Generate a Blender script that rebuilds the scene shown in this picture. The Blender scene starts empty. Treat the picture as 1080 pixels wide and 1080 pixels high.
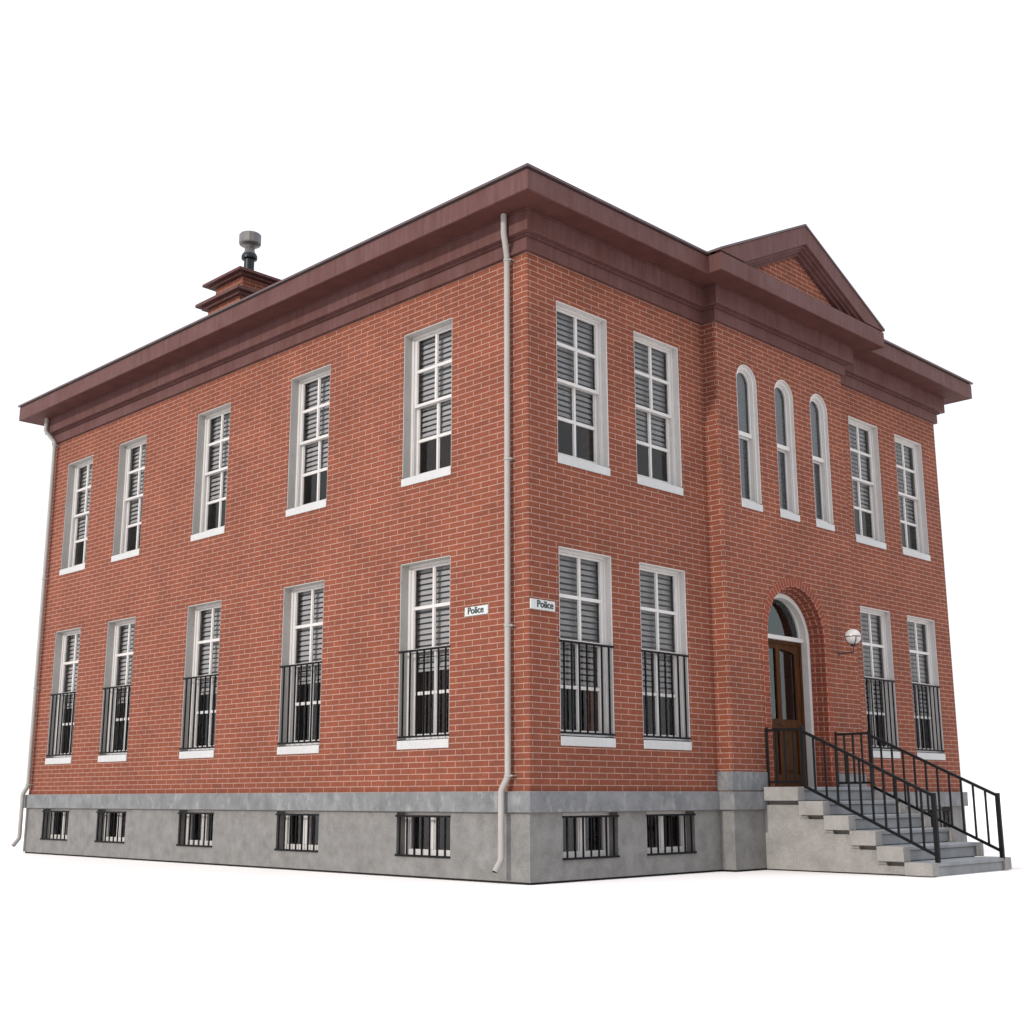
import bpy, bmesh, math
from mathutils import Vector, Matrix
from mathutils.geometry import tessellate_polygon

scene = bpy.context.scene
COL = scene.collection
R = math.radians

# ------------------------------------------------------------------ sizes (metres)
W, L = 11.49, 13.55            # front length (x) and left side length (y)
XB0, XB1, PB = 3.89, 7.585, 0.25   # projecting bay of the front
XC = 5.745                     # door axis
ZT = 1.10                      # top of the plinth band
ZE = 8.165                     # top of the brickwork

# ------------------------------------------------------------------ materials
def new_mat(name):
    m = bpy.data.materials.new(name); m.use_nodes = True
    nt = m.node_tree
    return m, nt, nt.nodes, nt.links, nt.nodes['Principled BSDF']

def ramp(N, stops):
    r = N.new('ShaderNodeValToRGB')
    el = r.color_ramp.elements
    while len(el) < len(stops): el.new(0.5)
    for e, (p, c) in zip(el, stops):
        e.position = p; e.color = (c[0], c[1], c[2], 1)
    return r

def noise(N, Lk, scale, detail=4, rough=.6, vec=None, stretch=None, coord='Object'):
    tc = N.new('ShaderNodeTexCoord')
    src = tc.outputs[coord]
    if stretch:
        mp = N.new('ShaderNodeMapping'); mp.inputs['Scale'].default_value = stretch
        Lk.new(src, mp.inputs['Vector']); src = mp.outputs['Vector']
    n = N.new('ShaderNodeTexNoise'); n.inputs['Scale'].default_value = scale
    n.inputs['Detail'].default_value = detail; n.inputs['Roughness'].default_value = rough
    Lk.new(src, n.inputs['Vector'])
    return n

def mix(N, Lk, a, b, fac, mode='MIX'):
    m = N.new('ShaderNodeMix'); m.data_type = 'RGBA'; m.blend_type = mode
    for sock, v in ((m.inputs[0], fac), (m.inputs[6], a), (m.inputs[7], b)):
        if hasattr(v, 'links'): Lk.new(v, sock)
        elif isinstance(v, (int, float)): sock.default_value = v
        else: sock.default_value = (v[0], v[1], v[2], 1)
    return m.outputs[2]

def brick_mat(name, c1, c2, mortar, off=(.25, 0)):
    m, nt, N, Lk, B = new_mat(name)
    tc = N.new('ShaderNodeTexCoord'); mp = N.new('ShaderNodeMapping')
    mp.inputs['Location'].default_value = (off[0], off[1], 0)
    Lk.new(tc.outputs['UV'], mp.inputs['Vector'])
    br = N.new('ShaderNodeTexBrick'); Lk.new(mp.outputs['Vector'], br.inputs['Vector'])
    br.offset = .5; br.offset_frequency = 2; br.squash = 1
    i = br.inputs
    i['Scale'].default_value = 1; i['Mortar Size'].default_value = .0062
    i['Mortar Smooth'].default_value = .25; i['Bias'].default_value = -.1
    i['Brick Width'].default_value = .31; i['Row Height'].default_value = .0775
    i['Color1'].default_value = (*c1, 1); i['Color2'].default_value = (*c2, 1)
    i['Mortar'].default_value = (*mortar, 1)
    n1 = noise(N, Lk, 1.1, 5, .65)
    r1 = ramp(N, [(.3, (.86, .86, .86)), (.7, (1.14, 1.12, 1.1))]); Lk.new(n1.outputs['Fac'], r1.inputs['Fac'])
    n2 = noise(N, Lk, 34, 3, .7)
    r2 = ramp(N, [(.3, (.80, .78, .78)), (.7, (1.16, 1.18, 1.18))]); Lk.new(n2.outputs['Fac'], r2.inputs['Fac'])
    n3 = noise(N, Lk, 7, 3, .6)
    r3 = ramp(N, [(.35, (.9, .93, .95)), (.65, (1.08, 1.04, 1.0))]); Lk.new(n3.outputs['Fac'], r3.inputs['Fac'])
    c = mix(N, Lk, br.outputs['Color'], r1.outputs['Color'], 1.0, 'MULTIPLY')
    c = mix(N, Lk, c, r2.outputs['Color'], .8, 'MULTIPLY')
    c = mix(N, Lk, c, r3.outputs['Color'], 1.0, 'MULTIPLY')
    Lk.new(c, B.inputs['Base Color'])
    B.inputs['Roughness'].default_value = .9; B.inputs['Specular IOR Level'].default_value = .12
    inv = N.new('ShaderNodeMath'); inv.operation = 'SUBTRACT'; inv.inputs[0].default_value = 1
    Lk.new(br.outputs['Fac'], inv.inputs[1])
    ad = N.new('ShaderNodeMath'); ad.operation = 'MULTIPLY_ADD'
    Lk.new(n2.outputs['Fac'], ad.inputs[0]); ad.inputs[1].default_value = .35; Lk.new(inv.outputs[0], ad.inputs[2])
    bp = N.new('ShaderNodeBump'); bp.inputs['Strength'].default_value = .6; bp.inputs['Distance'].default_value = .006
    Lk.new(ad.outputs[0], bp.inputs['Height']); Lk.new(bp.outputs['Normal'], B.inputs['Normal'])
    return m

def stone_mat(name, dark, light, scale=3.0, streak=None, fine=60, rough=.8, spots=0.0, fa=.8):
    m, nt, N, Lk, B = new_mat(name)
    n1 = noise(N, Lk, scale, 8, .62)
    r1 = ramp(N, [(.32, dark), (.68, light)]); Lk.new(n1.outputs['Fac'], r1.inputs['Fac'])
    c = r1.outputs['Color']
    n2 = noise(N, Lk, fine, 3, .7)
    r2 = ramp(N, [(.3, (.84, .84, .84)), (.7, (1.14, 1.14, 1.14))]); Lk.new(n2.outputs['Fac'], r2.inputs['Fac'])
    c = mix(N, Lk, c, r2.outputs['Color'], fa, 'MULTIPLY')
    if streak:
        n3 = noise(N, Lk, 3.2, 6, .7, stretch=streak)
        r3 = ramp(N, [(.52, (0, 0, 0)), (.74, (1, 1, 1))]); Lk.new(n3.outputs['Fac'], r3.inputs['Fac'])
        c = mix(N, Lk, c, tuple(min(1, v * 1.35) for v in light), r3.outputs['Color'])
    if spots:
        n4 = noise(N, Lk, 17, 2, .5)
        r4 = ramp(N, [(.70, (0, 0, 0)), (.76, (1, 1, 1))]); Lk.new(n4.outputs['Fac'], r4.inputs['Fac'])
        fm = N.new('ShaderNodeMath'); fm.operation = 'MULTIPLY'; fm.inputs[1].default_value = spots
        Lk.new(r4.outputs['Color'], fm.inputs[0])
        c = mix(N, Lk, c, (.08, .08, .085), fm.outputs[0])
    Lk.new(c, B.inputs['Base Color'])
    B.inputs['Roughness'].default_value = rough; B.inputs['Specular IOR Level'].default_value = .35
    bp = N.new('ShaderNodeBump'); bp.inputs['Strength'].default_value = .25; bp.inputs['Distance'].default_value = .004
    Lk.new(n2.outputs['Fac'], bp.inputs['Height']); Lk.new(bp.outputs['Normal'], B.inputs['Normal'])
    return m

def plain(name, col, rough=.5, metal=0, spec=.5, var=.12, vscale=6, stretch=None, bump=0):
    m, nt, N, Lk, B = new_mat(name)
    n1 = noise(N, Lk, vscale, 5, .6, stretch=stretch)
    r1 = ramp(N, [(.3, tuple(v * (1 - var) for v in col)), (.7, tuple(min(1, v * (1 + var)) for v in col))])
    Lk.new(n1.outputs['Fac'], r1.inputs['Fac']); Lk.new(r1.outputs['Color'], B.inputs['Base Color'])
    B.inputs['Roughness'].default_value = rough; B.inputs['Metallic'].default_value = metal
    B.inputs['Specular IOR Level'].default_value = spec
    if bump:
        bp = N.new('ShaderNodeBump'); bp.inputs['Strength'].default_value = bump; bp.inputs['Distance'].default_value = .003
        Lk.new(n1.outputs['Fac'], bp.inputs['Height']); Lk.new(bp.outputs['Normal'], B.inputs['Normal'])
    return m

def cornice_mat():
    m, nt, N, Lk, B = new_mat('cornice_paint')
    n1 = noise(N, Lk, 2.2, 6, .65, stretch=(6, 6, .5))
    r1 = ramp(N, [(.3, (.080, .032, .027)), (.7, (.106, .051, .046))]); Lk.new(n1.outputs['Fac'], r1.inputs['Fac'])
    n2 = noise(N, Lk, 2.0, 5, .6)
    r2 = ramp(N, [(.32, (.88, .82, .80)), (.66, (1.08, 1.14, 1.20))]); Lk.new(n2.outputs['Fac'], r2.inputs['Fac'])
    n3 = noise(N, Lk, 8, 6, .7, stretch=(9, 9, .35))
    r3 = ramp(N, [(.35, (.9, .9, .9)), (.65, (1.1, 1.1, 1.12))]); Lk.new(n3.outputs['Fac'], r3.inputs['Fac'])
    c = mix(N, Lk, r1.outputs['Color'], r2.outputs['Color'], 1.0, 'MULTIPLY')
    c = mix(N, Lk, c, r3.outputs['Color'], 1.0, 'MULTIPLY')
    Lk.new(c, B.inputs['Base Color'])
    B.inputs['Roughness'].default_value = .6; B.inputs['Specular IOR Level'].default_value = .14
    return m

def glass_mat(name, ior, tint, refl=(1, 1, 1)):
    m = bpy.data.materials.new(name); m.use_nodes = True
    nt = m.node_tree; N = nt.nodes; Lk = nt.links; N.clear()
    o = N.new('ShaderNodeOutputMaterial'); mx = N.new('ShaderNodeMixShader')
    t = N.new('ShaderNodeBsdfTransparent'); t.inputs[0].default_value = (*tint, 1)
    g = N.new('ShaderNodeBsdfGlossy'); g.inputs['Roughness'].default_value = .03; g.inputs[0].default_value = (*refl, 1)
    f = N.new('ShaderNodeFresnel'); f.inputs['IOR'].default_value = ior
    Lk.new(f.outputs[0], mx.inputs[0]); Lk.new(t.outputs[0], mx.inputs[1]); Lk.new(g.outputs[0], mx.inputs[2])
    Lk.new(mx.outputs[0], o.inputs['Surface'])
    return m

def wood_mat():
    m, nt, N, Lk, B = new_mat('dark_varnished_wood')
    n1 = noise(N, Lk, 5, 6, .65, stretch=(9, 9, .7))
    r1 = ramp(N, [(.3, (.024, .0085, .0035)), (.7, (.078, .030, .011))])
    Lk.new(n1.outputs['Fac'], r1.inputs['Fac']); Lk.new(r1.outputs['Color'], B.inputs['Base Color'])
    B.inputs['Roughness'].default_value = .5; B.inputs['Specular IOR Level'].default_value = .06
    return m

M = {}
M['brick'] = brick_mat('red_brick', (.178, .055, .032), (.156, .049, .031), (.32, .20, .162))
M['arch_brick'] = brick_mat('arch_brick', (.20, .052, .030), (.165, .045, .030), (.31, .17, .13), off=(.15, 0))
M['plinth'] = stone_mat('plinth_concrete', (.128, .121, .114), (.192, .184, .175), 4.5, fine=45, fa=1.0)
M['band'] = stone_mat('band_stone', (.108, .109, .111), (.172, .172, .173), 3.5, streak=(2.6, 2.6, 1.3))
M['block'] = stone_mat('pale_stone', (.19, .178, .166), (.268, .252, .238), 3.6, fine=45, fa=1.0)
M['tread'] = stone_mat('blue_grey_stone', (.16, .165, .17), (.235, .24, .245), 2.5)
M['cornice'] = cornice_mat()
M['roof'] = plain('roof_sheet', (.072, .042, .041), .5, var=.15)
M['gap'] = plain('painted_gap_shade', (.012, .008, .008), .9, var=.05)  # near-black colour stands in for the shade inside gaps and under walls
M['reveal'] = stone_mat('painted_render', (.32, .305, .285), (.37, .355, .335), 1.6, fine=40, spots=.8, fa=.3)
M['white'] = plain('white_window_paint', (.47, .445, .425), .45, var=.05)
M['sill'] = stone_mat('white_sill_stone', (.38, .375, .37), (.42, .415, .408), 4, fine=30, rough=.6, fa=.2)
M['blind'] = plain('blind_slats', (.35, .34, .335), .6, var=.06)
M['glass'] = glass_mat('window_glass', 1.42, (.88, .88, .89))
M['arch_glass'] = glass_mat('arched_window_glass', 1.8, (.42, .45, .48), (.95, .98, 1.0))
M['door_glass'] = glass_mat('door_glass', 1.75, (.35, .42, .42), (.85, .95, .95))
M['iron'] = plain('black_iron', (.006, .006, .007), .55, var=.2, spec=.1)
M['soffit'] = plain('soffit_bounce_paint', (.078, .029, .024), .7, var=.18, vscale=3, spec=.12)  # red-brown boards, with the orange ground bounce put into the colour
M['wood'] = wood_mat()
M['pipe'] = plain('grey_pipe', (.29, .268, .25), .6, metal=0, spec=.2, var=.08, stretch=(1, 1, .5))
M['interior'] = plain('interior_plaster', (.24, .22, .20), .9, var=.1)
M['interior_wood'] = plain('interior_wood', (.20, .07, .035), .6, var=.3)
M['floor'] = plain('interior_floor', (.09, .08, .07), .8, var=.1)
M['vent_black'] = plain('vent_black', (.006, .008, .010), .4, var=.1, spec=.25)
M['vent_grey'] = plain('vent_grey', (.115, .106, .102), .4, metal=.35, var=.15, stretch=(5, 5, .6))
M['sign'] = plain('sign_plate', (.42, .435, .42), .5, var=.06)
M['ink'] = plain('sign_letters', (.012, .016, .02), .5, var=.05)
M['globe'] = plain('opal_globe', (.42, .395, .38), .12, var=.03)
M['lamp_metal'] = plain('lamp_metal', (.045, .028, .024), .5, metal=.5, var=.2)
M['ground'] = plain('white_ground', (.80, .75, .705), .95, spec=0, var=.01)

# ------------------------------------------------------------------ mesh helpers
class MB:
    def __init__(s): s.v = []; s.f = []; s.uv = {}
    def add(s, vs, fs, uvs=None):
        b = len(s.v); s.v += [tuple(v) for v in vs]
        for k, f in enumerate(fs):
            if uvs: s.uv[len(s.f)] = uvs[k]
            s.f.append([b + i for i in f])
    def quad(s, a, b, c, d): s.add([a, b, c, d], [(0, 1, 2, 3)])
    def box(s, x0, x1, y0, y1, z0, z1):
        s.add([(x0,y0,z0),(x1,y0,z0),(x1,y1,z0),(x0,y1,z0),(x0,y0,z1),(x1,y0,z1),(x1,y1,z1),(x0,y1,z1)],
              [(0,3,2,1),(4,5,6,7),(0,1,5,4),(1,2,6,5),(2,3,7,6),(3,0,4,7)])
    def bar(s, a, b, w, h=None, up=(0,0,1)):
        """square bar from a to b, w wide and h high"""
        h = h or w
        a, b = Vector(a), Vector(b); d = (b - a).normalized()
        u = Vector(up)
        if abs(d.dot(u)) > .98: u = Vector((0, 1, 0))
        r = d.cross(u).normalized(); u = r.cross(d).normalized()
        vs = []
        for p in (a, b):
            for sx, sy in ((-1,-1),(1,-1),(1,1),(-1,1)):
                vs.append(p + r * sx * w / 2 + u * sy * h / 2)
        s.add(vs, [(3,2,1,0),(4,5,6,7),(0,1,5,4),(1,2,6,5),(2,3,7,6),(3,0,4,7)])
    def prism(s, outer, to3, d0, d1, holes=()):
        """closed polygon (2-D) with holes, mapped by to3(p, d) and given thickness d0..d1"""
        loops = [outer] + list(holes)
        tris = tessellate_polygon([[Vector((p[0], p[1], 0)) for p in lp] for lp in loops])
        flat = [p for lp in loops for p in lp]; n = len(flat)
        vs = [to3(p, d0) for p in flat] + [to3(p, d1) for p in flat]
        fs = [tuple(t) for t in tris] + [tuple(i + n for i in reversed(t)) for t in tris]
        b = 0
        for lp in loops:
            m = len(lp)
            for i in range(m): fs.append((b + i, b + (i + 1) % m, n + b + (i + 1) % m, n + b + i))
            b += m
        s.add(vs, fs)
    def sheet(s, outer, holes, to3, d, reveal):
        """one skin with holes; each hole gets reveal faces running 'reveal' deep"""
        loops = [outer] + list(holes)
        tris = tessellate_polygon([[Vector((p[0], p[1], 0)) for p in lp] for lp in loops])
        flat = [p for lp in loops for p in lp]
        s.add([to3(p, d) for p in flat], [tuple(t) for t in tris])
        if reveal:
            for lp in holes:
                m = len(lp)
                for i in range(m):
                    a, c = lp[i], lp[(i + 1) % m]
                    s.quad(to3(a, d), to3(c, d), to3(c, d + reveal), to3(a, d + reveal))
    def tube(s, path, r, n=14, cap=True):
        P = [Vector(p) for p in path]; rings = []
        for i, p in enumerate(P):
            if i == 0: d = P[1] - P[0]
            elif i == len(P) - 1: d = P[-1] - P[-2]
            else: d = (P[i+1] - P[i]).normalized() + (P[i] - P[i-1]).normalized()
            d.normalize()
            a = d.orthogonal().normalized() if i == 0 else (rings[-1][1] - d * rings[-1][1].dot(d)).normalized()
            rings.append((p, a, d))
        vs = []
        for i, (p, a, d) in enumerate(rings):
            b = d.cross(a)
            rr = r[i] if isinstance(r, (list, tuple)) else r
            for k in range(n):
                t = 2 * math.pi * k / n
                vs.append(p + a * math.cos(t) * rr + b * math.sin(t) * rr)
        fs = []
        for i in range(len(P) - 1):
            for k in range(n):
                fs.append((i*n+k, i*n+(k+1)%n, (i+1)*n+(k+1)%n, (i+1)*n+k))
        if cap: fs += [tuple(range(n))[::-1], tuple((len(P)-1)*n + k for k in range(n))]
        s.add(vs, fs)
    def lathe(s, prof, c, n=32):
        vs = []; fs = []
        for r, z in prof:
            for k in range(n):
                t = 2 * math.pi * k / n
                vs.append((c[0] + r * math.cos(t), c[1] + r * math.sin(t), c[2] + z))
        for i in range(len(prof) - 1):
            for k in range(n): fs.append((i*n+k, i*n+(k+1)%n, (i+1)*n+(k+1)%n, (i+1)*n+k))
        fs += [tuple(range(n))[::-1], tuple((len(prof)-1)*n + k for k in range(n))]
        s.add(vs, fs)
    def build(s, name, mat, parent=None, bevel=0, smooth=False, recalc=True):
        me = bpy.data.meshes.new(name)
        me.from_pydata(s.v, [], s.f)
        me.materials.append(mat)
        me.validate()
        me.update()
        if recalc:
            bm = bmesh.new(); bm.from_mesh(me)
            bmesh.ops.recalc_face_normals(bm, faces=bm.faces[:])
            bm.to_mesh(me); bm.free()
        uvl = me.uv_layers.new(name='UVMap')
        for p in me.polygons:
            n = p.normal; cu = s.uv.get(p.index)
            for q, li in enumerate(p.loop_indices):
                vi = me.loops[li].vertex_index
                co = me.vertices[vi].co
                if cu is not None:
                    uv = None
                    # custom uv is stored per original vertex order: look the vertex up
                    for oi, ov in zip(s.f[p.index], cu):
                        if oi == vi: uv = ov
                    uvl.data[li].uv = uv or (0, 0)
                elif abs(n.z) > .7: uvl.data[li].uv = (co.x, co.y)
                elif abs(n.x) > abs(n.y): uvl.data[li].uv = (-co.y, co.z - ZT)
                else: uvl.data[li].uv = (co.x, co.z - ZT)
        if smooth:
            for p in me.polygons: p.use_smooth = True
        o = bpy.data.objects.new(name, me); COL.objects.link(o)
        if parent: o.parent = parent
        if bevel:
            b = o.modifiers.new('Bevel', 'BEVEL'); b.width = bevel; b.segments = 1; b.limit_method = 'ANGLE'
        if smooth:
            try: me.set_sharp_from_angle(angle=R(40))
            except Exception: pass
        return o

def empty(name, loc=(0, 0, 0), rz=0, parent=None):
    o = bpy.data.objects.new(name, None); o.empty_display_size = .3
    o.location = loc; o.rotation_euler = (0, 0, rz); COL.objects.link(o)
    if parent: o.parent = parent
    return o

def tag(o, label=None, cat=None, group=None, kind=None):
    if label: o['label'] = label
    if cat: o['category'] = cat
    if group: o['group'] = group
    if kind: o['kind'] = kind
    return o

def copy_tree(o, parent):
    c = o.copy(); COL.objects.link(c); c.parent = parent
    for ch in [x for x in bpy.data.objects if x.parent == o]: copy_tree(ch, c)
    return c

LEFT = lambda p, d: (d, p[0], p[1])
def FRONT(y0): return lambda p, d: (p[0], y0 + d, p[1])

# ------------------------------------------------------------------ ground
g = MB(); g.quad((-1500, -1500, 0), (1500, -1500, 0), (1500, 1500, 0), (-1500, 1500, 0))
tag(g.build('ground', M['ground'], recalc=False), kind='structure')

# ------------------------------------------------------------------ the building
bld = empty('police_building')
tag(bld, 'two-storey red brick police building with maroon cornice, grey plinth and small front pediment', 'building')

YL = [(1.46, 2.50), (4.255, 5.295), (7.04, 8.08), (9.83, 10.85), (11.885, 12.925)]
XF = [(.570, 1.630), (2.225, 3.280), (8.205, 9.250), (9.862, 10.920)]
UP = (5.345, 7.637); LO = (1.665, 4.228); BA = (.27, .838)
XA = [(4.415, 4.970), (5.470, 6.020), (6.520, 7.075)]
AZ = (5.325, 7.655)
RECT = lambda u, z: [(u[0], z[0]), (u[1], z[0]), (u[1], z[1]), (u[0], z[1])]
def arch_poly(u0, u1, z0, z1, n=20):
    r = (u1 - u0) / 2; c = (u0 + u1) / 2; zs = z1 - r
    return [(u0, z0), (u1, z0)] + [(c + r * math.cos(math.pi * i / n), zs + r * math.sin(math.pi * i / n)) for i in range(n + 1)]
ZD = 1.165; RD = .82; ZSP = 3.43          # door sill, hole radius, springing height

def F(o):   # footprint grown outwards by o
    return [(-o, -o), (XB0 - o, -o), (XB0 - o, -PB - o), (XB1 + o, -PB - o), (XB1 + o, -o), (W + o, -o), (W + o, L + o), (-o, L + o)]
def ring(mb, o0, o1, z0, z1, loop=F):
    A, B = loop(o0), loop(o1); n = len(A)
    vs = [(*p, z0) for p in A] + [(*p, z1) for p in A] + [(*p, z0) for p in B] + [(*p, z1) for p in B]
    fs = []
    for i in range(n):
        j = (i + 1) % n
        fs += [(i, j, n+j, n+i), (2*n+j, 2*n+i, 3*n+i, 3*n+j), (n+i, n+j, 3*n+j, 3*n+i), (j, i, 2*n+i, 2*n+j)]
    mb.add(vs, fs)

RV = .30
# outer brick skin
b = MB()
CB = .016
b.sheet([(CB, ZT), (L, ZT), (L, ZE), (CB, ZE)], [RECT(u, z) for u in YL for z in (UP, LO)], LEFT, 0, RV)
b.sheet([(CB, ZT), (XB0, ZT), (XB0, ZE), (CB, ZE)], [RECT(u, z) for u in XF[:2] for z in (UP, LO)], FRONT(0), 0, RV)
b.sheet([(XB1, ZT), (W, ZT), (W, ZE), (XB1, ZE)], [RECT(u, z) for u in XF[2:] for z in (UP, LO)], FRONT(0), 0, RV)
door_hole = [(XC - RD, ZD), (XC + RD, ZD)] + [(XC + RD * math.cos(math.pi * i / 28), ZSP + RD * math.sin(math.pi * i / 28)) for i in range(29)]
b.quad((0, CB, ZT), (CB, 0, ZT), (CB, 0, ZE), (0, CB, ZE))
b.quad((XB0, -PB + CB, ZT), (XB0 + CB, -PB, ZT), (XB0 + CB, -PB, ZE), (XB0, -PB + CB, ZE))
b.sheet([(XB0 + CB, ZT), (XB1, ZT), (XB1, ZE), (XB0 + CB, ZE)], [arch_poly(*u, *AZ) for u in XA] + [door_hole], FRONT(-PB), 0, RV + PB - .01)
b.quad((XB0, 0, ZT), (XB0, -PB + CB, ZT), (XB0, -PB + CB, ZE), (XB0, 0, ZE))
b.quad((XB1, -PB, ZT), (XB1, 0, ZT), (XB1, 0, ZE), (XB1, -PB, ZE))
b.quad((W, 0, ZT), (W, L, ZT), (W, L, ZE), (W, 0, ZE))
b.quad((W, L, ZT), (0, L, ZT), (0, L, ZE), (W, L, ZE))
wall = b.build('brick_wall', M['brick'], bld, recalc=False)
# inner skin
b = MB()
T = .30
ZW = [RECT(u, z) for u in YL for z in (UP, LO)]
b.sheet([(T, ZT), (L - T, ZT), (L - T, ZE), (T, ZE)], ZW, LEFT, T, 0)
b.sheet([(T, ZT), (W - T, ZT), (W - T, ZE), (T, ZE)], [RECT(u, z) for u in XF for z in (UP, LO)] + [arch_poly(*u, *AZ) for u in XA] + [door_hole], FRONT(0), T, 0)
b.quad((W - T, T, 0), (W - T, L - T, 0), (W - T, L - T, ZE), (W - T, T, ZE))
b.quad((W - T, L - T, 0), (T, L - T, 0), (T, L - T, ZE), (W - T, L - T, ZE))
b.build('inner_wall', M['interior'], bld, recalc=False)
b = MB()
b.box(3.6, 3.7, 3.4, L - T - .01, .1, 8.0); b.box(T + .01, 4.7, 3.3, 3.4, .1, 8.0); b.box(6.7, W - T - .01, 3.3, 3.4, .1, 8.0)
for y in (6.2, 9.1): b.box(T + .01, 3.6, y, y + .1, .1, 8.0)
b.build('partition_wall', M['interior'], bld)
for y0, y1 in ((1.3, 2.2), (4.2, 5.1), (7.2, 8.1), (10.4, 11.3)):
    for z in (1.13, 4.93): b = MB(); b.box(3.54, 3.598, y0, y1, z, z + 2.1); b.build('interior_door', M['interior_wood'], bld)
for x0 in (.8, 2.4, 7.9, 9.6):
    for z in (1.13, 4.93): b = MB(); b.box(x0, x0 + .9, 3.24, 3.298, z, z + 2.1); b.build('interior_door', M['interior_wood'], bld)
b = MB()
for z in (.02, 1.02, 4.78, 8.08): b.box(T + .004, W - T - .004, T + .004, L - T - .004, z, z + .1)
b.build('floor_slab', M['floor'], bld)

# plinth
PO = .02
b = MB()
zb0 = .028
b.sheet([(-PO, zb0), (L + PO, zb0), (L + PO, .86), (-PO, .86)], [RECT(u, BA) for u in ((1.40, 2.465), (4.19, 5.225), (6.94, 7.975), (9.70, 10.72), (11.80, 12.84))], LEFT, -PO, RV)
b.sheet([(-PO, zb0), (XB0 - PO, zb0), (XB0 - PO, .86), (-PO, .86)], [RECT(u, BA) for u in XF[:2]], FRONT(0), -PO, RV)
b.sheet([(XB1 + PO, zb0), (W + PO, zb0), (W + PO, .86), (XB1 + PO, .86)], [RECT(u, BA) for u in XF[2:]], FRONT(0), -PO, RV)
b.quad((XB0 - PO, -PO, zb0), (XB0 - PO, -PB - PO, zb0), (XB0 - PO, -PB - PO, .86), (XB0 - PO, -PO, .86))
b.quad((XB0 - PO, -PB - PO, zb0), (XB1 + PO, -PB - PO, zb0), (XB1 + PO, -PB - PO, .86), (XB0 - PO, -PB - PO, .86))
b.quad((XB1 + PO, -PB - PO, zb0), (XB1 + PO, -PO, zb0), (XB1 + PO, -PO, .86), (XB1 + PO, -PB - PO, .86))
b.quad((W + PO, -PO, zb0), (W + PO, L + PO, zb0), (W + PO, L + PO, .86), (W + PO, -PO, .86))
b.quad((W + PO, L + PO, zb0), (-PO, L + PO, zb0), (-PO, L + PO, .86), (W + PO, L + PO, .86))
pl = b.build('plinth', M['plinth'], bld, recalc=False)
b = MB(); ring(b, -.012, -.2, 0.001, zb0 + .03); b.build('painted_contact_shade', M['gap'], bld)  # black strip paints the contact shade where walls meet the ground
b = MB(); ring(b, .072, -.25, .848, ZT); b.build('plinth_band', M['band'], bld, bevel=.006)
for xa, xb in ((XB0, XC - .955), (XC + .955, XB1)):
    b = MB(); b.box(xa - .018 * (xa < XC), xb + .018 * (xb > XC), -PB - .018, .1, ZT + .012, 1.38); bk = b.build('base_block', M['band'], bld, bevel=.005)
    b = MB(); b.box(xa + .01, xb - .01, -PB + .01, .1, ZT + .001, ZT + .012); b.build('joint', M['gap'], bk)

# cornice
co = MB(); ring(co, .060, -.10, ZE, 8.352); co.build('lower_frieze', M['cornice'], bld, bevel=.006)
co = MB(); ring(co, .092, -.08, 8.353, 8.384); co.build('frieze_fillet', M['cornice'], bld)
co = MB(); ring(co, .174, -.10, 8.385, 8.662); co.build('upper_frieze', M['cornice'], bld, bevel=.006)
co = MB(); ring(co, .190, -.08, 8.663, 8.679); co.build('soffit_bead', M['cornice'], bld)
co = MB(); ring(co, .572, .535, 8.680, 8.958); co.build('eaves_fascia', M['cornice'], bld, bevel=.006)
co = MB(); ring(co, .5345, -.12, 8.684, 8.957); co.build('soffit', M['soffit'], bld)
RL = lambda o: [(-o - .026 * (o > 0), -o), (W + o, -o), (W + o, L + o), (-o - .026 * (o > 0), L + o)]
co = MB(); ring(co, .548, -.12, 8.959, 8.978, RL); co.build('eaves_gap', M['gap'], bld)
# main hipped roof
H = .602; x0, x1, y0, y1, z0 = -H, W + H, -H, L + H, 9.012
hw = (x1 - x0) / 2; zr = z0 + hw * math.tan(R(14)); xc = (x0 + x1) / 2
rf = MB()
rf.add([(x0,y0,8.979),(x1,y0,8.979),(x1,y1,8.979),(x0,y1,8.979),(x0,y0,z0),(x1,y0,z0),(x1,y1,z0),(x0,y1,z0),(xc,y0+hw,zr),(xc,y1-hw,zr)],
       [(0,3,2,1),(0,1,5,4),(1,2,6,5),(2,3,7,6),(3,0,4,7),(4,5,8),(5,6,9,8),(6,7,9),(7,4,8,9)])
roof = rf.build('roof', M['roof'], bld)

# pediment
ped = MB()
PX = (XB0 + XB1) / 2
def chevron(mb, zt, zb, h, s, c, ya, yb):
    iw = (zb - c) / s
    poly = [(PX - h, c), (PX - iw, c), (PX, zb), (PX + iw, c), (PX + h, c), (PX + h, zt - s * h), (PX, zt), (PX - h, zt - s * h)]
    mb.prism(poly, lambda p, d: (p[0], d, p[1]), ya, yb)
S = .485
chevron(ped, 10.168, 9.850, 2.42, S, 8.984, -.822, -.70)
ped.build('raking_fascia', M['cornice'], bld, bevel=.005)
ped = MB(); chevron(ped, 10.12, 9.80, 2.34, S, 8.983, -.765, -.6); ped.build('raking_moulding', M['cornice'], bld, bevel=.004)
ped = MB(); chevron(ped, 10.10, 9.755, 2.30, S, 8.9825, -.715, -.59); ped.build('raking_moulding', M['cornice'], bld, bevel=.004)
ped = MB(); chevron(ped, 10.08, 9.700, 2.26, S, 8.982, -.655, -.50); ped.build('raking_moulding', M['cornice'], bld, bevel=.004)
ped = MB()
ped.prism([(PX - 2.1, 8.962), (PX + 2.1, 8.962), (PX, 9.96)], lambda p, d: (p[0], d, p[1]), -.58, -.40)
ped.build('pediment_brickwork', M['brick'], bld)
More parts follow.
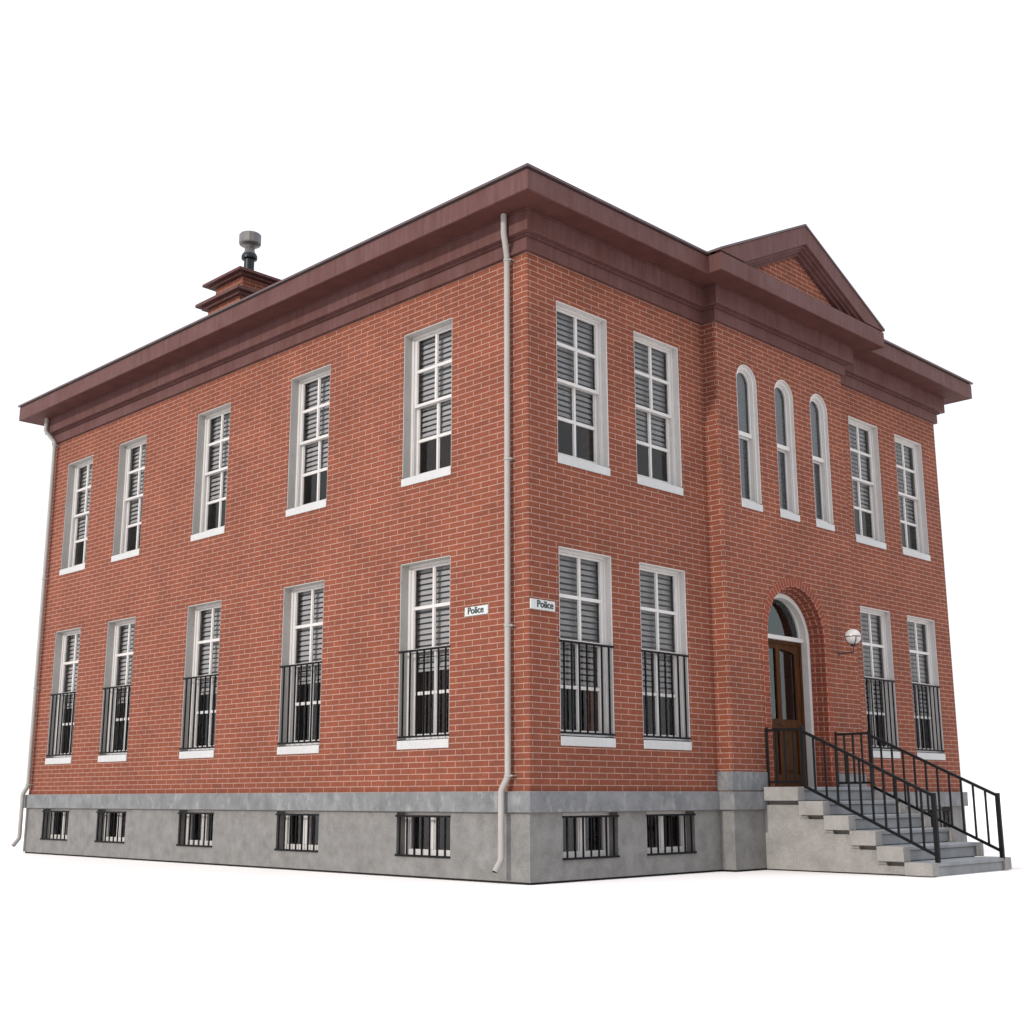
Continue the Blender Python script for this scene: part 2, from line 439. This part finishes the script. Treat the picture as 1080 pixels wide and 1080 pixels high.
ped = MB(); ped.box(PX - 2.24, PX + 2.24, -.79, -.1, 8.959, 8.9815); ped.build('pediment_gap', M['gap'], bld)
ped = MB()
hh = 2.44
poly = [(PX - hh, 10.171 - S * hh), (PX, 10.171), (PX + hh, 10.171 - S * hh), (PX + hh, 10.207 - S * hh), (PX, 10.207), (PX - hh, 10.207 - S * hh)]
ped.prism(poly, lambda p, d: (p[0], d, p[1]), -.838, 4.6)
ped.build('pediment_roof', M['roof'], bld)

# chimney
ch = MB(); CX, CY = 2.71, 10.81
for h, za, zb_ in ((.60, 9.6, 11.10), (.50, 11.19, 11.58)): ch.box(CX - h, CX + h, CY - h, CY + h, za, zb_)
chim = ch.build('chimney', M['brick'], bld)
c1 = MB()
c1.box(CX-.80, CX+.80, CY-.80, CY+.80, 11.165, 11.235); c1.box(CX-.70, CX+.70, CY-.70, CY+.70, 11.10, 11.165)
c1.build('cap', M['cornice'], chim, bevel=.006)
c1 = MB()
c1.box(CX-.71, CX+.71, CY-.71, CY+.71, 11.63, 11.69); c1.box(CX-.61, CX+.61, CY-.61, CY+.61, 11.58, 11.63)
c1.build('cap', M['cornice'], chim, bevel=.006)
vp = MB(); VX, VY = 2.62, 10.72
vp.lathe([(.11, 0), (.11, .50), (.165, .52), (.17, .58), (.15, .63), (.09, .63)], (VX, VY, 11.69), 28)
vp.build('vent_pipe', M['vent_black'], chim, smooth=True)
vp = MB(); vp.lathe([(.14, .63), (.12, .68), (.10, .75), (.14, .815), (.225, .85), (.235, .875), (.235, 1.06), (.22, 1.085), (.0001, 1.085)], (VX, VY, 11.69), 14)
vp.build('vent_cowl', M['vent_grey'], chim)

# ------------------------------------------------------------------ windows
def window_proto(kind, w, h, blind_to, railing, sh=0):
    """local frame: origin at the middle of the opening's foot on the wall face, x along the wall, y inwards"""
    hs = .135; a = w / 2 - .001
    f = MB()
    t = .056
    zb, zt = hs, h - .001
    f.box(-a, -a + t, .145, .25, zb, zt); f.box(a - t, a, .145, .25, zb, zt)
    f.box(-a + t, a - t, .145, .25, zt - t + .008, zt); f.box(-a + t, a - t, .15, .25, zb, zb + .03)
    f.box(-a + t, -a + t + .012, .158, .25, zb + .03, zt - t + .008); f.box(a - t - .012, a - t, .158, .25, zb + .03, zt - t + .008)
    win = f.build('window', M['white'], bld, bevel=.003)
    c = MB()
    c.box(-a, -a + .013, .006, .144, zb, zt); c.box(a - .013, a, .006, .144, zb, zt)
    c.box(-a + .013, a - .013, .006, .144, zt - .013, zt)
    c.build('casing', M['white' if sh else 'reveal'], win)
    s = MB()
    s.add([(-a-.002,-.014,0),(a+.002,-.014,0),(a+.002,-.001,0),(-a-.002,-.001,0),(-a-.002,-.014,hs-.02),(a+.002,-.014,hs-.02),(a+.002,-.001,hs-.017),(-a-.002,-.001,hs-.017)],
          [(0,3,2,1),(4,5,6,7),(0,1,5,4),(1,2,6,5),(2,3,7,6),(3,0,4,7)])
    s.add([(-a,-.001,.001),(a,-.001,.001),(a,.26,.001),(-a,.26,.001),(-a,-.001,hs-.017),(a,-.001,hs-.017),(a,.26,hs+.004),(-a,.26,hs+.004)],
          [(0,3,2,1),(4,5,6,7),(0,1,5,4),(1,2,6,5),(2,3,7,6),(3,0,4,7)])
    s.build('sill', M['sill'], win, bevel=.004)
    zm = (zb + zt) / 2
    ia = a - t - .013; st = .042
    def sash(name, z0, z1, y0, y1, mid, rail_lo, rail_hi):
        m = MB()
        m.box(-ia, -ia + st, y0, y1, z0, z1); m.box(ia - st, ia, y0, y1, z0, z1)
        m.box(-ia + st, ia - st, y0, y1, z1 - rail_hi, z1); m.box(-ia + st, ia - st, y0, y1, z0, z0 + rail_lo)
        for sx in (-1, 1):      # stepped inner bead
            e = ia - st
            m.box(min(sx*e, sx*(e-.010)), max(sx*e, sx*(e-.010)), y0 + .012, y1, z0 + rail_lo, z1 - rail_hi)
        m.box(-.021, .021, y0 + .003, y1, z0 + rail_lo, z1 - rail_hi)
        m.box(-.031, .031, y0 + .016, y1 - .001, z0 + rail_lo, z1 - rail_hi)
        zc = mid
        m.box(-ia + st, -.031, y0 + .002, y1, zc - .023, zc + .023); m.box(.031, ia - st, y0 + .002, y1, zc - .023, zc + .023)
        m.box(-.031, .031, y0 + .001, y0 + .016, zc - .023, zc + .023)
        m.build(name, M['white'], win, bevel=.002)
        p = MB(); yy = (y0 + y1) / 2 + .008
        p.quad((-ia + st, yy, z0 + rail_lo), (ia - st, yy, z0 + rail_lo), (ia - st, yy, z1 - rail_hi), (-ia + st, yy, z1 - rail_hi))
        p.build('glass_pane', M['glass'], win, recalc=False)
    sash('upper_sash', zm - .02, zt - t + .006, .160, .198, (zm + zt - t) / 2 + .012, .045, .03)
    sash('lower_sash', zb + .03, zm + .015, .205, .243, (zb + zm) / 2 + .02, .045, .035)
    bl = MB(); z = zt - .05; k = 0
    while z > blind_to:
        bl.add([(-a+.05, .268, z-.056), (a-.05, .268, z-.056), (a-.05, .284, z), (-a+.05, .284, z),
                (-a+.05, .271, z-.057), (a-.05, .271, z-.057), (a-.05, .287, z-.001), (-a+.05, .287, z-.001)],
               [(0,1,2,3),(7,6,5,4),(0,4,5,1),(1,5,6,2),(2,6,7,3),(3,7,4,0)])
        z -= .0788
    bl.box(-a+.05, a-.05, .262, .30, z - .03, z + .005)
    bl.build('blind', M['blind'], win)
    if railing:
        r = MB(); lo_, hi_ = hs + .018, hs + 1.205
        r.box(-a - .004, a + .004, -.006, .020, hi_ - .028, hi_); r.box(-a - .004, a + .004, -.006, .020, lo_, lo_ + .026)
        for i in range(7):
            x = -a + .085 + i * (2 * a - .17) / 6
            r.box(x - .0095, x + .0095, -.002, .017, lo_ + .026, hi_ - .028)
        r.build('window_railing', M['iron'], win)
    shift(win, sh)
    return win

def shift(win, sh):
    # move frame, sashes, panes and blind outwards in a shallower reveal; casing is cut to match
    if not sh: return
    for o in [win] + [x for x in bpy.data.objects if x.parent == win]:
        n = o.name.split('.')[0]
        if n in ('sill', 'window_railing'): continue
        for v in o.data.vertices:
            if n == 'casing' and v.co.y < .05: continue
            v.co.y -= sh

def place(win, ctr, z, left, y0=0, first=False):
    o = win if first else copy_tree(win, bld)
    if left: o.location = (-(-y0) if False else y0, ctr, z); o.rotation_euler = (0, 0, -math.pi / 2)
    else: o.location = (ctr, y0, z); o.rotation_euler = (0, 0, 0)
    return o

hU = UP[1] - UP[0]; hL = LO[1] - LO[0]; WW = 1.04
specs = [('up', WW, hU, .80, False, [((u[0]+u[1])/2, True) for u in YL]),
         ('upf', 1.055, hU, .80, False, [((u[0]+u[1])/2, False) for u in XF]),
         ('lo', WW, hL, 1.10, True, [((u[0]+u[1])/2, True) for u in YL]),
         ('lof', 1.055, hL, .80, True, [((u[0]+u[1])/2, False) for u in XF])]
for k, w, h, bt, rail, spots in specs:
    zz = UP[0] if k.startswith('up') else LO[0]
    for i, (c, left) in enumerate(spots):
        u = (YL if left else XF)[i]
        if i == 0: proto = window_proto(k, w, h, bt, rail, .05 if k.endswith('f') else 0); o = place(proto, c, zz, left, first=True)
        else: o = place(proto, c, zz, left)
        o.scale = ((u[1] - u[0]) / w, 1, 1)

# basement windows
def basement_proto():
    w, h = 1.05, BA[1] - BA[0]; a = w / 2 - .001
    f = MB()
    f.box(-a, -a + .07, .15, .23, .001, h); f.box(a - .07, a, .15, .23, .001, h)
    f.box(-a + .07, a - .07, .15, .23, h - .04, h); f.box(-a + .07, a - .07, .15, .23, .001, .09)
    f.box(-.05, .05, .145, .23, .09, h - .04)
    f.box(-.07, .07, .16, .229, .09, h - .04)
    f.box(-a + .07, -a + .085, .17, .229, .09, h - .04); f.box(a - .085, a - .07, .17, .229, .09, h - .04)
    win = f.build('basement_window', M['white'], bld, bevel=.003)
    p = MB(); p.quad((-a + .07, .2, .09), (a - .07, .2, .09), (a - .07, .2, h - .04), (-a + .07, .2, h - .04))
    p.build('glass_pane', M['glass'], win, recalc=False)
    r = MB()
    r.box(-a - .010, a + .006, -.020, .006, h - .060, h - .036); r.box(-a - .010, a + .006, -.020, .006, .0, .026)
    for i in range(7):
        x = -a + .07 + i * (2 * a - .16) / 6
        r.box(x - .0095, x + .0095, -.016, .003, .026, h - .060)
    r.build('bar_grille', M['iron'], win)
    return win
first = True
YB = [(1.40, 2.465), (4.19, 5.225), (6.94, 7.975), (9.70, 10.72), (11.80, 12.84)]
for left, arr in ((True, YB), (False, XF)):
    for u in arr:
        c = (u[0] + u[1]) / 2
        if first: bw = basement_proto(); place(bw, c, BA[0], left, -PO, True); first = False; o = bw
        else: o = place(bw, c, BA[0], left, -PO)
        o.scale = ((u[1] - u[0]) / 1.05, 1, 1)

# arched windows
def arc_ring(mb, cx, r_out, r_in, zfoot, zs, y0, y1, n=24, brick=False, rpp=None):
    path = [(1, 0, zfoot)] if zfoot < zs else []
    P = []
    if zfoot < zs:
        m = max(1, int((zs - zfoot) / .5)) if brick else 1
        for i in range(m): P.append(((1, 0), zfoot + (zs - zfoot) * i / m, (zfoot + (zs - zfoot) * i / m)))
    for i in range(n + 1):
        t = math.pi * i / n
        P.append(((math.cos(t), math.sin(t)), zs, zs + (r_out if rpp is None else rpp) * t))
    if zfoot < zs:
        for i in range(m):
            q = zs - (zs - zfoot) * (i + 1) / m
            P.append(((-1, 0), q, zs + (r_out if rpp is None else rpp) * math.pi + (zs - q)))
    def pt(q, r, y): return (cx + r * q[0][0], y, q[1] + r * q[0][1])
    dr = r_out - r_in
    for a_, c_ in zip(P[:-1], P[1:]):
        A = [pt(a_, r_in, y0), pt(a_, r_out, y0), pt(c_, r_out, y0), pt(c_, r_in, y0),
             pt(a_, r_in, y1), pt(a_, r_out, y1), pt(c_, r_out, y1), pt(c_, r_in, y1)]
        va, vc = a_[2] - ZT, c_[2] - ZT; D = y1 - y0
        fs = [(0, 1, 2, 3), (4, 7, 6, 5), (0, 3, 7, 4), (1, 5, 6, 2)]
        uv = [[(0, va), (dr, va), (dr, vc), (0, vc)], [(0, va), (0, vc), (dr, vc), (dr, va)],
              [(0, va), (0, vc), (D, vc), (D, va)], [(0, va), (D, va), (D, vc), (0, vc)]]
        mb.add(A, fs, uv)
    for q in (P[0], P[-1]):
        A = [pt(q, r_in, y0), pt(q, r_out, y0), pt(q, r_out, y1), pt(q, r_in, y1)]
        mb.add(A, [(0, 1, 2, 3)], [[(0, 0), (dr, 0), (dr, .07), (0, .07)]])

def disc_prism(mb, cx, r, zfoot, zs, y):
    poly = [(cx - r, zfoot), (cx + r, zfoot)] + [(cx + r * math.cos(math.pi * i / 24), zs + r * math.sin(math.pi * i / 24)) for i in range(25)]
    tris = tessellate_polygon([[Vector((p[0], p[1], 0)) for p in poly]])
    mb.add([(p[0], y, p[1]) for p in poly], [tuple(t) for t in tris])

def arched_proto():
    r = (XA[0][1] - XA[0][0]) / 2 - .001; h = AZ[1] - AZ[0]; hs = .13; zs = h - r - .001
    f = MB()
    arc_ring(f, 0, r - .012, r - .060, hs, zs, .13, .25)
    arc_ring(f, 0, r - .060, r - .074, hs, zs, .15, .25)
    f.box(-r + .06, r - .06, .15, .25, hs, hs + .03)
    win = f.build('arched_window', M['white'], bld, recalc=False)
    c = MB(); arc_ring(c, 0, r, r - .013, hs, zs, .004, .16); c.build('casing', M['white'], win, recalc=False)
    s = MB()
    s.box(-r - .002, r + .002, -.014, -.001, 0, hs - .02)
    s.add([(-r,-.001,.001),(r,-.001,.001),(r,.26,.001),(-r,.26,.001),(-r,-.001,hs-.017),(r,-.001,hs-.017),(r,.26,hs+.004),(-r,.26,hs+.004)],
          [(0,3,2,1),(4,5,6,7),(0,1,5,4),(1,2,6,5),(2,3,7,6),(3,0,4,7)])
    s.build('sill', M['sill'], win, bevel=.004)
    zm = (6.535 - AZ[0])
    e = r - .075
    u = MB(); arc_ring(u, 0, e, e - .032, zm - .02, zs, .17, .21)
    u.box(-e, e, .16, .21, zm - .03, zm + .035)
    u.build('upper_sash', M['white'], win, recalc=False)
    l = MB(); l.box(-e, -e + .036, .215, .25, hs + .03, zm + .01); l.box(e - .036, e, .215, .25, hs + .03, zm + .01)
    l.box(-e + .036, e - .036, .215, .25, hs + .03, hs + .07); l.box(-e + .036, e - .036, .215, .25, zm - .055, zm - .01)
    l.build('lower_sash', M['white'], win, bevel=.002)
    p = MB(); disc_prism(p, 0, e - .032, zm + .02, zs, .195)
    p.quad((-e + .036, .235, hs + .07), (e - .036, .235, hs + .07), (e - .036, .235, zm - .055), (-e + .036, .235, zm - .055))
    p.build('glass_pane', M['arch_glass'], win, recalc=False)
    bl = MB(); z = zs + r - .06
    while z > hs + .1:
        hwid = r - .03 if z < zs else math.sqrt(max(0, (r - .03) ** 2 - (z - zs) ** 2))
        if hwid > .03: bl.box(-hwid, hwid, .272, .276, z - .066, z)
        z -= .0735
    bl.build('blind', M['blind'], win)
    shift(win, .085)
    return win
for i, u in enumerate(XA):
    c = (u[0] + u[1]) / 2
    if i == 0: aw = arched_proto(); place(aw, c, AZ[0], False, -PB, True)
    else: place(aw, c, AZ[0], False, -PB)

# ------------------------------------------------------------------ entrance
a = MB()
arc_ring(a, XC, .952, .812, ZD + .002, ZSP, -PB - .016, -.135, 40, True, .88)
a.build('door_arch', M['arch_brick'], bld, recalc=False)
a = MB()
arc_ring(a, XC, .818, .775, ZD + .002, ZSP, -.19, -.10, 40, True, .80)
arc_ring(a, XC, .818, .735, ZD + .002, ZSP, -.105, .01, 40, True, .78)
a.build('door_arch', M['arch_brick'], bld, recalc=False)
a = MB(); arc_ring(a, XC, .733, .660, ZD + .002, ZSP, -.03, .13, 40); a.build('door_casing', M['white'], bld, recalc=False)
a = MB(); a.box(XC - .82, XC + .82, -PB + .001, .29, ZD - .06, ZD + .0015); a.build('threshold', M['tread'], bld)
d = MB(); y0 = .10
r = .659; zt = 3.435
d.box(XC - r, XC - r + .05, y0 - .02, y0 + .06, ZD + .002, zt); d.box(XC + r - .05, XC + r, y0 - .02, y0 + .06, ZD + .002, zt)
d.box(XC - r + .05, XC + r - .05, y0 - .02, y0 + .06, zt - .05, zt)
e = r - .05
def pane_poly(xa, xb, za, zb_, side):
    # top edge drops towards the outer side in a shallow curve
    n = 6; pts = [(xa, za), (xb, za)]
    top = []
    for i in range(n + 1):
        t = i / n; x = xa + (xb - xa) * t; s_ = t if side > 0 else 1 - t
        top.append((x, zb_ - .06 * s_ ** 2.2))
    return pts + top[::-1]
gz0, gz1 = 2.205, 3.30
pL = pane_poly(XC - e + .13, XC - .055, gz0, gz1, -1); pR = pane_poly(XC + .055, XC + e - .13, gz0, gz1, 1)
lp = [[(XC - e + .13, 1.36), (XC - .055, 1.36), (XC - .055, 2.06), (XC - e + .13, 2.06)], [(XC + .055, 1.36), (XC + e - .13, 1.36), (XC + e - .13, 2.06), (XC + .055, 2.06)]]
d.prism([(XC - e, ZD + .004), (XC + e, ZD + .004), (XC + e, zt - .05), (XC - e, zt - .05)], lambda p, q: (p[0], q, p[1]), y0, y0 + .05, [pL, pR] + lp)
for q in lp: d.box(q[0][0], q[1][0], y0 + .03, y0 + .05, q[0][1], q[2][1]); d.box(q[0][0] + .05, q[1][0] - .05, y0 + .012, y0 + .03, q[0][1] + .06, q[2][1] - .06)
door = d.build('door', M['wood'], bld, bevel=.004)
gp = MB()
for q in (pL, pR):
    tr = tessellate_polygon([[Vector((p[0], p[1], 0)) for p in q]])
    gp.add([(p[0], y0 + .028, p[1]) for p in q], [tuple(t) for t in tr])
gp.build('glass_pane', M['door_glass'], door, recalc=False)
hd = MB(); hd.tube([(XC + .03, y0 - .001, 2.12), (XC + .03, y0 - .05, 2.12), (XC - .08, y0 - .05, 2.12)], .011, 10); hd.build('handle', M['lamp_metal'], door, smooth=True)
t_ = MB(); t_.box(XC - .659, XC + .659, .035, .13, 3.437, 3.505); t_.build('transom_bar', M['white'], bld, bevel=.004)
fl = MB(); arc_ring(fl, XC, .659, .59, 3.506, 3.506, .07, .13, 32); fan = fl.build('fanlight', M['white'], bld, recalc=False)
p = MB(); disc_prism(p, XC, .60, 3.506, 3.5061, .10); p.build('glass_pane', M['door_glass'], fan, recalc=False)

# ------------------------------------------------------------------ downpipes
def pipe(y, jog, ty):
    m = MB()
    path = [(-.235, y + ty, 8.70), (-.235, y + ty, 8.43), (-.225, y + ty * .94, 8.40), (-.09, y + ty * .06, 8.19), (-.08, y, 8.15), (-.08, y, 1.28), (-.09, y + .01, 1.25),
            (-.135, y + jog, 1.13), (-.148, y + jog, 1.09), (-.148, y + jog, .31), (-.155, y + jog, .28), (-.26, y + jog, .145)]
    m.tube(path, .040, 18, cap=False)
    o = m.build('downpipe', M['pipe'], bld, smooth=True, recalc=False)
    k = MB(); k.tube([(-.242, y + jog, .168), (-.252, y + jog, .155)], .037, 18)
    k.build('pipe_mouth', M['gap'], o)
    for z in (8.10, 5.33, 3.15, 1.29):
        k = MB(); k.tube([(-.08, y, z - .014), (-.08, y, z + .014)], .048, 18)
        k.box(-.05, .01, y - .012, y + .012, z - .010, z + .010)
        k.tube([(-.075, y - .04, z), (-.075, y - .075, z)], .013, 8); k.tube([(-.075, y - .07, z), (.005, y - .07, z)], .007, 8)
        k.build('bracket', M['pipe'], o)
pipe(.295, .048, -.095); pipe(13.43, .06, .13)

# ------------------------------------------------------------------ entrance stairs
st = empty('entrance_stairs', (5.73, -PB, 0))
tag(st, 'grey stone entrance steps with black iron railings climbing to the arched door', 'stairs')
def sb(): return MB()
def place_local(mb):   # shift world coords into the stair's frame
    mb.v = [(v[0] - 5.73, v[1] + PB, v[2]) for v in mb.v]; return mb
XS0, XS1 = 4.552, 6.925
CH = .185
YE = [-.891, -1.284, -1.675, -2.066, -2.459, -2.855]      # front edge of each step
ZS = [1.165, .967, .771, .574, .376, .178]
core = sb()
pts = [(-PB - .022, .018)]
poly = [(-PB - .022, .018)]
for yf, z in zip(YE, ZS):
    pass
top = []
for i, (yf, z) in enumerate(zip(YE, ZS)):
    dy = (.60, .285, .285, .285, .285, .075)[i]
    top += [(yf + dy, z - .055)]
    nz = (ZS[i + 1] - .055) if i < 5 else .018
    top += [(yf + dy, nz)]
poly = [(-PB - .022, .018), (-PB - .022, ZS[0] - .055)] + top
core.prism(poly, lambda p, d: (d, p[0], p[1]), XS0 + .075, XS1 - .075)
top = []
for i, (yf, z) in enumerate(zip(YE, ZS)):
    top += [(yf + .076, z - .056), (yf + .076, (ZS[i + 1] - .056) if i < 5 else .02)]
core.prism([(-PB - .022, .02), (-PB - .022, ZS[0] - .056)] + top, lambda p, d: (d, p[0], p[1]), XS0 + .15, XS1 - .15)
place_local(core).build('side_wall', M['block'], st)
bj = sb(); bj.box(XS0 + .09, XS1 - .09, YE[-1] + .09, -PB, .001, .03); place_local(bj).build('painted_contact_shade', M['gap'], st)  # black slab paints the contact shade along the foot of the stairs
for i, (yf, z) in enumerate(zip(YE, ZS)):
    yb = (-PB - .074) if i == 0 else YE[i - 1] - .001
    t = sb()
    t.box(XS0 + CH + .002, XS1 - CH - .002, yf + .022, (yb if i == 0 else YE[i-1] + .074), z - .052, z - .001)
    t.box(XS0 + CH + .002, XS1 - CH - .002, yf + .052, yf + .0745, z - .190, z - .0525)
    step = place_local(t).build('step', M['tread'], st, bevel=.006)
    zb = z - .194 if i < 5 else .012
    for xa, xb in ((XS0, XS0 + CH), (XS1 - CH, XS1)):
        c = sb(); c.box(xa, xb, yf, yb, zb, z); place_local(c).build('cheek_block', M['block'], step, bevel=.005)
    if 0 < i < 5:
        for xa, xb in ((XS0 + .05, XS0 + .075), (XS1 - .075, XS1 - .05)):
            c = sb(); c.box(xa, xb, yb - .108, yb + .03, zb - .036, zb - .002); place_local(c).build('stone_ledge', M['block'], step)

def railing(x, side):
    ya, yb, yc = -PB - .004, YE[0] + .02, YE[-1] + .028
    zu, zl = 1.985, 1.235
    r = sb()
    r.bar((x, ya, zu), (x, yb, zu), .036, .036); r.bar((x, ya, zl), (x, yb, zl), .030, .034)
    su0, su1 = 1.955, 1.035; sl0, sl1 = 1.175, .265
    r.bar((x, yb, su0), (x, yc, su1), .038, .040); r.bar((x, yb, sl0), (x, yc, sl1), .034, .038)
    o = place_local(r).build('railing', M['iron'], st, bevel=.003)
    for yy, z0, z1, w in ((ya - .02, ZS[0], 2.03, .030), (yb, ZS[0], 2.03, .052), (yc, ZS[5], 1.072, .056)):
        p = sb(); p.box(x - w/2, x + w/2, yy - w/2, yy + w/2, z0, z1); place_local(p).build('post', M['iron'], o, bevel=.003)
    n = 3
    for i in range(n):
        y = ya - .02 + (yb - ya + .02) * (i + 1) / (n + 1)
        p = sb(); p.bar((x, y, zl + .01), (x, y, zu - .01), .025); place_local(p).build('baluster', M['iron'], o)
    n = 10
    for i in range(n):
        t = (i + 1) / (n + 1); y = yb + (yc - yb) * t
        p = sb(); p.bar((x, y, sl0 + (sl1 - sl0) * t + .01), (x, y, su0 + (su1 - su0) * t - .01), .025); place_local(p).build('baluster', M['iron'], o)
railing(4.775, 1); railing(6.705, -1)

# ------------------------------------------------------------------ wall lamp
lm = empty('wall_lamp', (6.99, -PB, 3.29))
tag(lm, 'white globe lamp on a thin metal arm fixed to the brick right of the door', 'lamp')
gl = MB()
prof = [(max(.0005, .128 * math.sin(math.pi * i / 20)), -.128 * math.cos(math.pi * i / 20)) for i in range(21)]
gl.lathe(prof, (0, -.275, .25), 36)
gl.build('globe', M['globe'], lm, smooth=True)
br = MB()
br.tube([(0, .004, 0), (0, -.26, 0), (0, -.275, .012), (0, -.275, .115)], .013, 12)
br.lathe([(.02, .10), (.045, .112), (.05, .122), (.02, .126)], (0, -.275, 0), 20)
br.build('arm', M['lamp_metal'], lm, smooth=True)
br = MB()
ringp = [(.134 * math.cos(2*math.pi*i/40), -.275 + .134 * math.sin(2*math.pi*i/40), .25) for i in range(41)]
br.tube(ringp, .006, 8)
for ph in (0, math.pi/2, math.pi, 1.5*math.pi):
    ph += R(50)
    br.tube([(.134*math.cos(q)*math.cos(ph), -.275 + .134*math.cos(q)*math.sin(ph), .25 - .134*math.sin(q)) for q in [i*math.pi/2/12 for i in range(13)]], .0065, 8)
br.build('globe_holder', M['lamp_metal'], lm, smooth=True)
br = MB(); br.box(-.022, .022, -.008, -.001, -.03, .03); br.build('wall_plate', M['lamp_metal'], lm, bevel=.003)

# ------------------------------------------------------------------ signs
def sign(loc, rz, w, h, label, tx, size=.126):
    s = empty('police_sign', loc, rz); tag(s, label, 'sign', 'Police name plates')
    m = MB(); m.box(-w/2, w/2, -.022, .004, -h/2, h/2); m.build('plate', M['sign'], s, bevel=.002)
    cu = bpy.data.curves.new('letters', 'FONT'); cu.body = 'Police'; cu.size = size; cu.extrude = .0015; cu.offset = .0018
    cu.align_x = 'CENTER'; cu.align_y = 'CENTER'; cu.space_character = 1.0
    to = bpy.data.objects.new('tmp', cu); COL.objects.link(to)
    bpy.context.view_layer.update()
    me = bpy.data.meshes.new_from_object(to.evaluated_get(bpy.context.evaluated_depsgraph_get()))
    bpy.data.objects.remove(to)
    me.materials.clear(); me.materials.append(M['ink'])
    me.transform(Matrix.Translation((tx, -.0235, .004)) @ Matrix.Rotation(math.pi/2, 4, 'X'))
    bm = bmesh.new()
    for k, dx in enumerate((-.0026, 0, .0026)):
        m2 = me.copy(); m2.transform(Matrix.Translation((dx, -.0003 * k, 0))); bm.from_mesh(m2); bpy.data.meshes.remove(m2)
    bm.to_mesh(me); bm.free()
    o = bpy.data.objects.new('lettering', me); COL.objects.link(o); o.parent = s
sign((.245, 0, 3.413), 0, .445, .128, 'small white Police sign on the front wall, left of the first window', .035)
sign((0, .932, 3.413), -math.pi/2, .435, .118, 'small white Police sign on the side wall, left of the downpipe', -.01)

# ------------------------------------------------------------------ light
SUN_EL, SUN_AZ = 22.0, 0.3     # the sun stands square to the left wall
w = bpy.data.worlds.new('World'); scene.world = w; w.use_nodes = True
N = w.node_tree.nodes; Lk = w.node_tree.links; bg = N['Background']
tc = N.new('ShaderNodeTexCoord'); sx = N.new('ShaderNodeSeparateXYZ'); Lk.new(tc.outputs['Generated'], sx.inputs[0])
rp = N.new('ShaderNodeValToRGB'); e = rp.color_ramp.elements
e[0].position = 0.0; e[0].color = (1.48, 1.48, 1.48, 1)
e[1].position = 1.0; e[1].color = (2.9, 3.15, 3.6, 1)
m_ = rp.color_ramp.elements.new(.35); m_.color = (1.50, 1.55, 1.64, 1)
Lk.new(sx.outputs['Z'], rp.inputs['Fac']); Lk.new(rp.outputs['Color'], bg.inputs['Color'])
bg.inputs['Strength'].default_value = 1.0
sl = bpy.data.lights.new('sun', 'SUN'); sl.energy = 3.8; sl.angle = R(2.0); sl.color = (1, .95, .88)
so = bpy.data.objects.new('sun', sl); COL.objects.link(so)
dirv = Vector((math.cos(R(SUN_EL)) * math.cos(R(SUN_AZ)), math.cos(R(SUN_EL)) * math.sin(R(SUN_AZ)), -math.sin(R(SUN_EL))))
so.rotation_euler = dirv.to_track_quat('-Z', 'Y').to_euler()
so.location = (-20, 5, 15)

# ------------------------------------------------------------------ camera
f, az, el, roll = 1344.4963, .79112, .21971, -.00268
Fv = Vector((math.sin(az) * math.cos(el), math.cos(az) * math.cos(el), math.sin(el)))
Rv = Fv.cross(Vector((0, 0, 1))).normalized(); Uv = Rv.cross(Fv)
c_, s_ = math.cos(roll), math.sin(roll)
Rr = Rv * c_ + Uv * s_; Ur = -Rv * s_ + Uv * c_
cam = bpy.data.cameras.new('camera'); cam.lens = 36 * f / 1080; cam.sensor_width = 36
cam.clip_start = .1; cam.clip_end = 4000
cob = bpy.data.objects.new('camera', cam); COL.objects.link(cob)
cob.matrix_world = Matrix(((Rr.x, Ur.x, -Fv.x, -11.45371), (Rr.y, Ur.y, -Fv.y, -11.03401), (Rr.z, Ur.z, -Fv.z, 1.03777), (0, 0, 0, 1)))
scene.camera = cob
vs = scene.view_settings; vs.view_transform = 'Standard'; vs.look = 'None'; vs.gamma = 1; vs.exposure = -.5; vs.use_curve_mapping = False
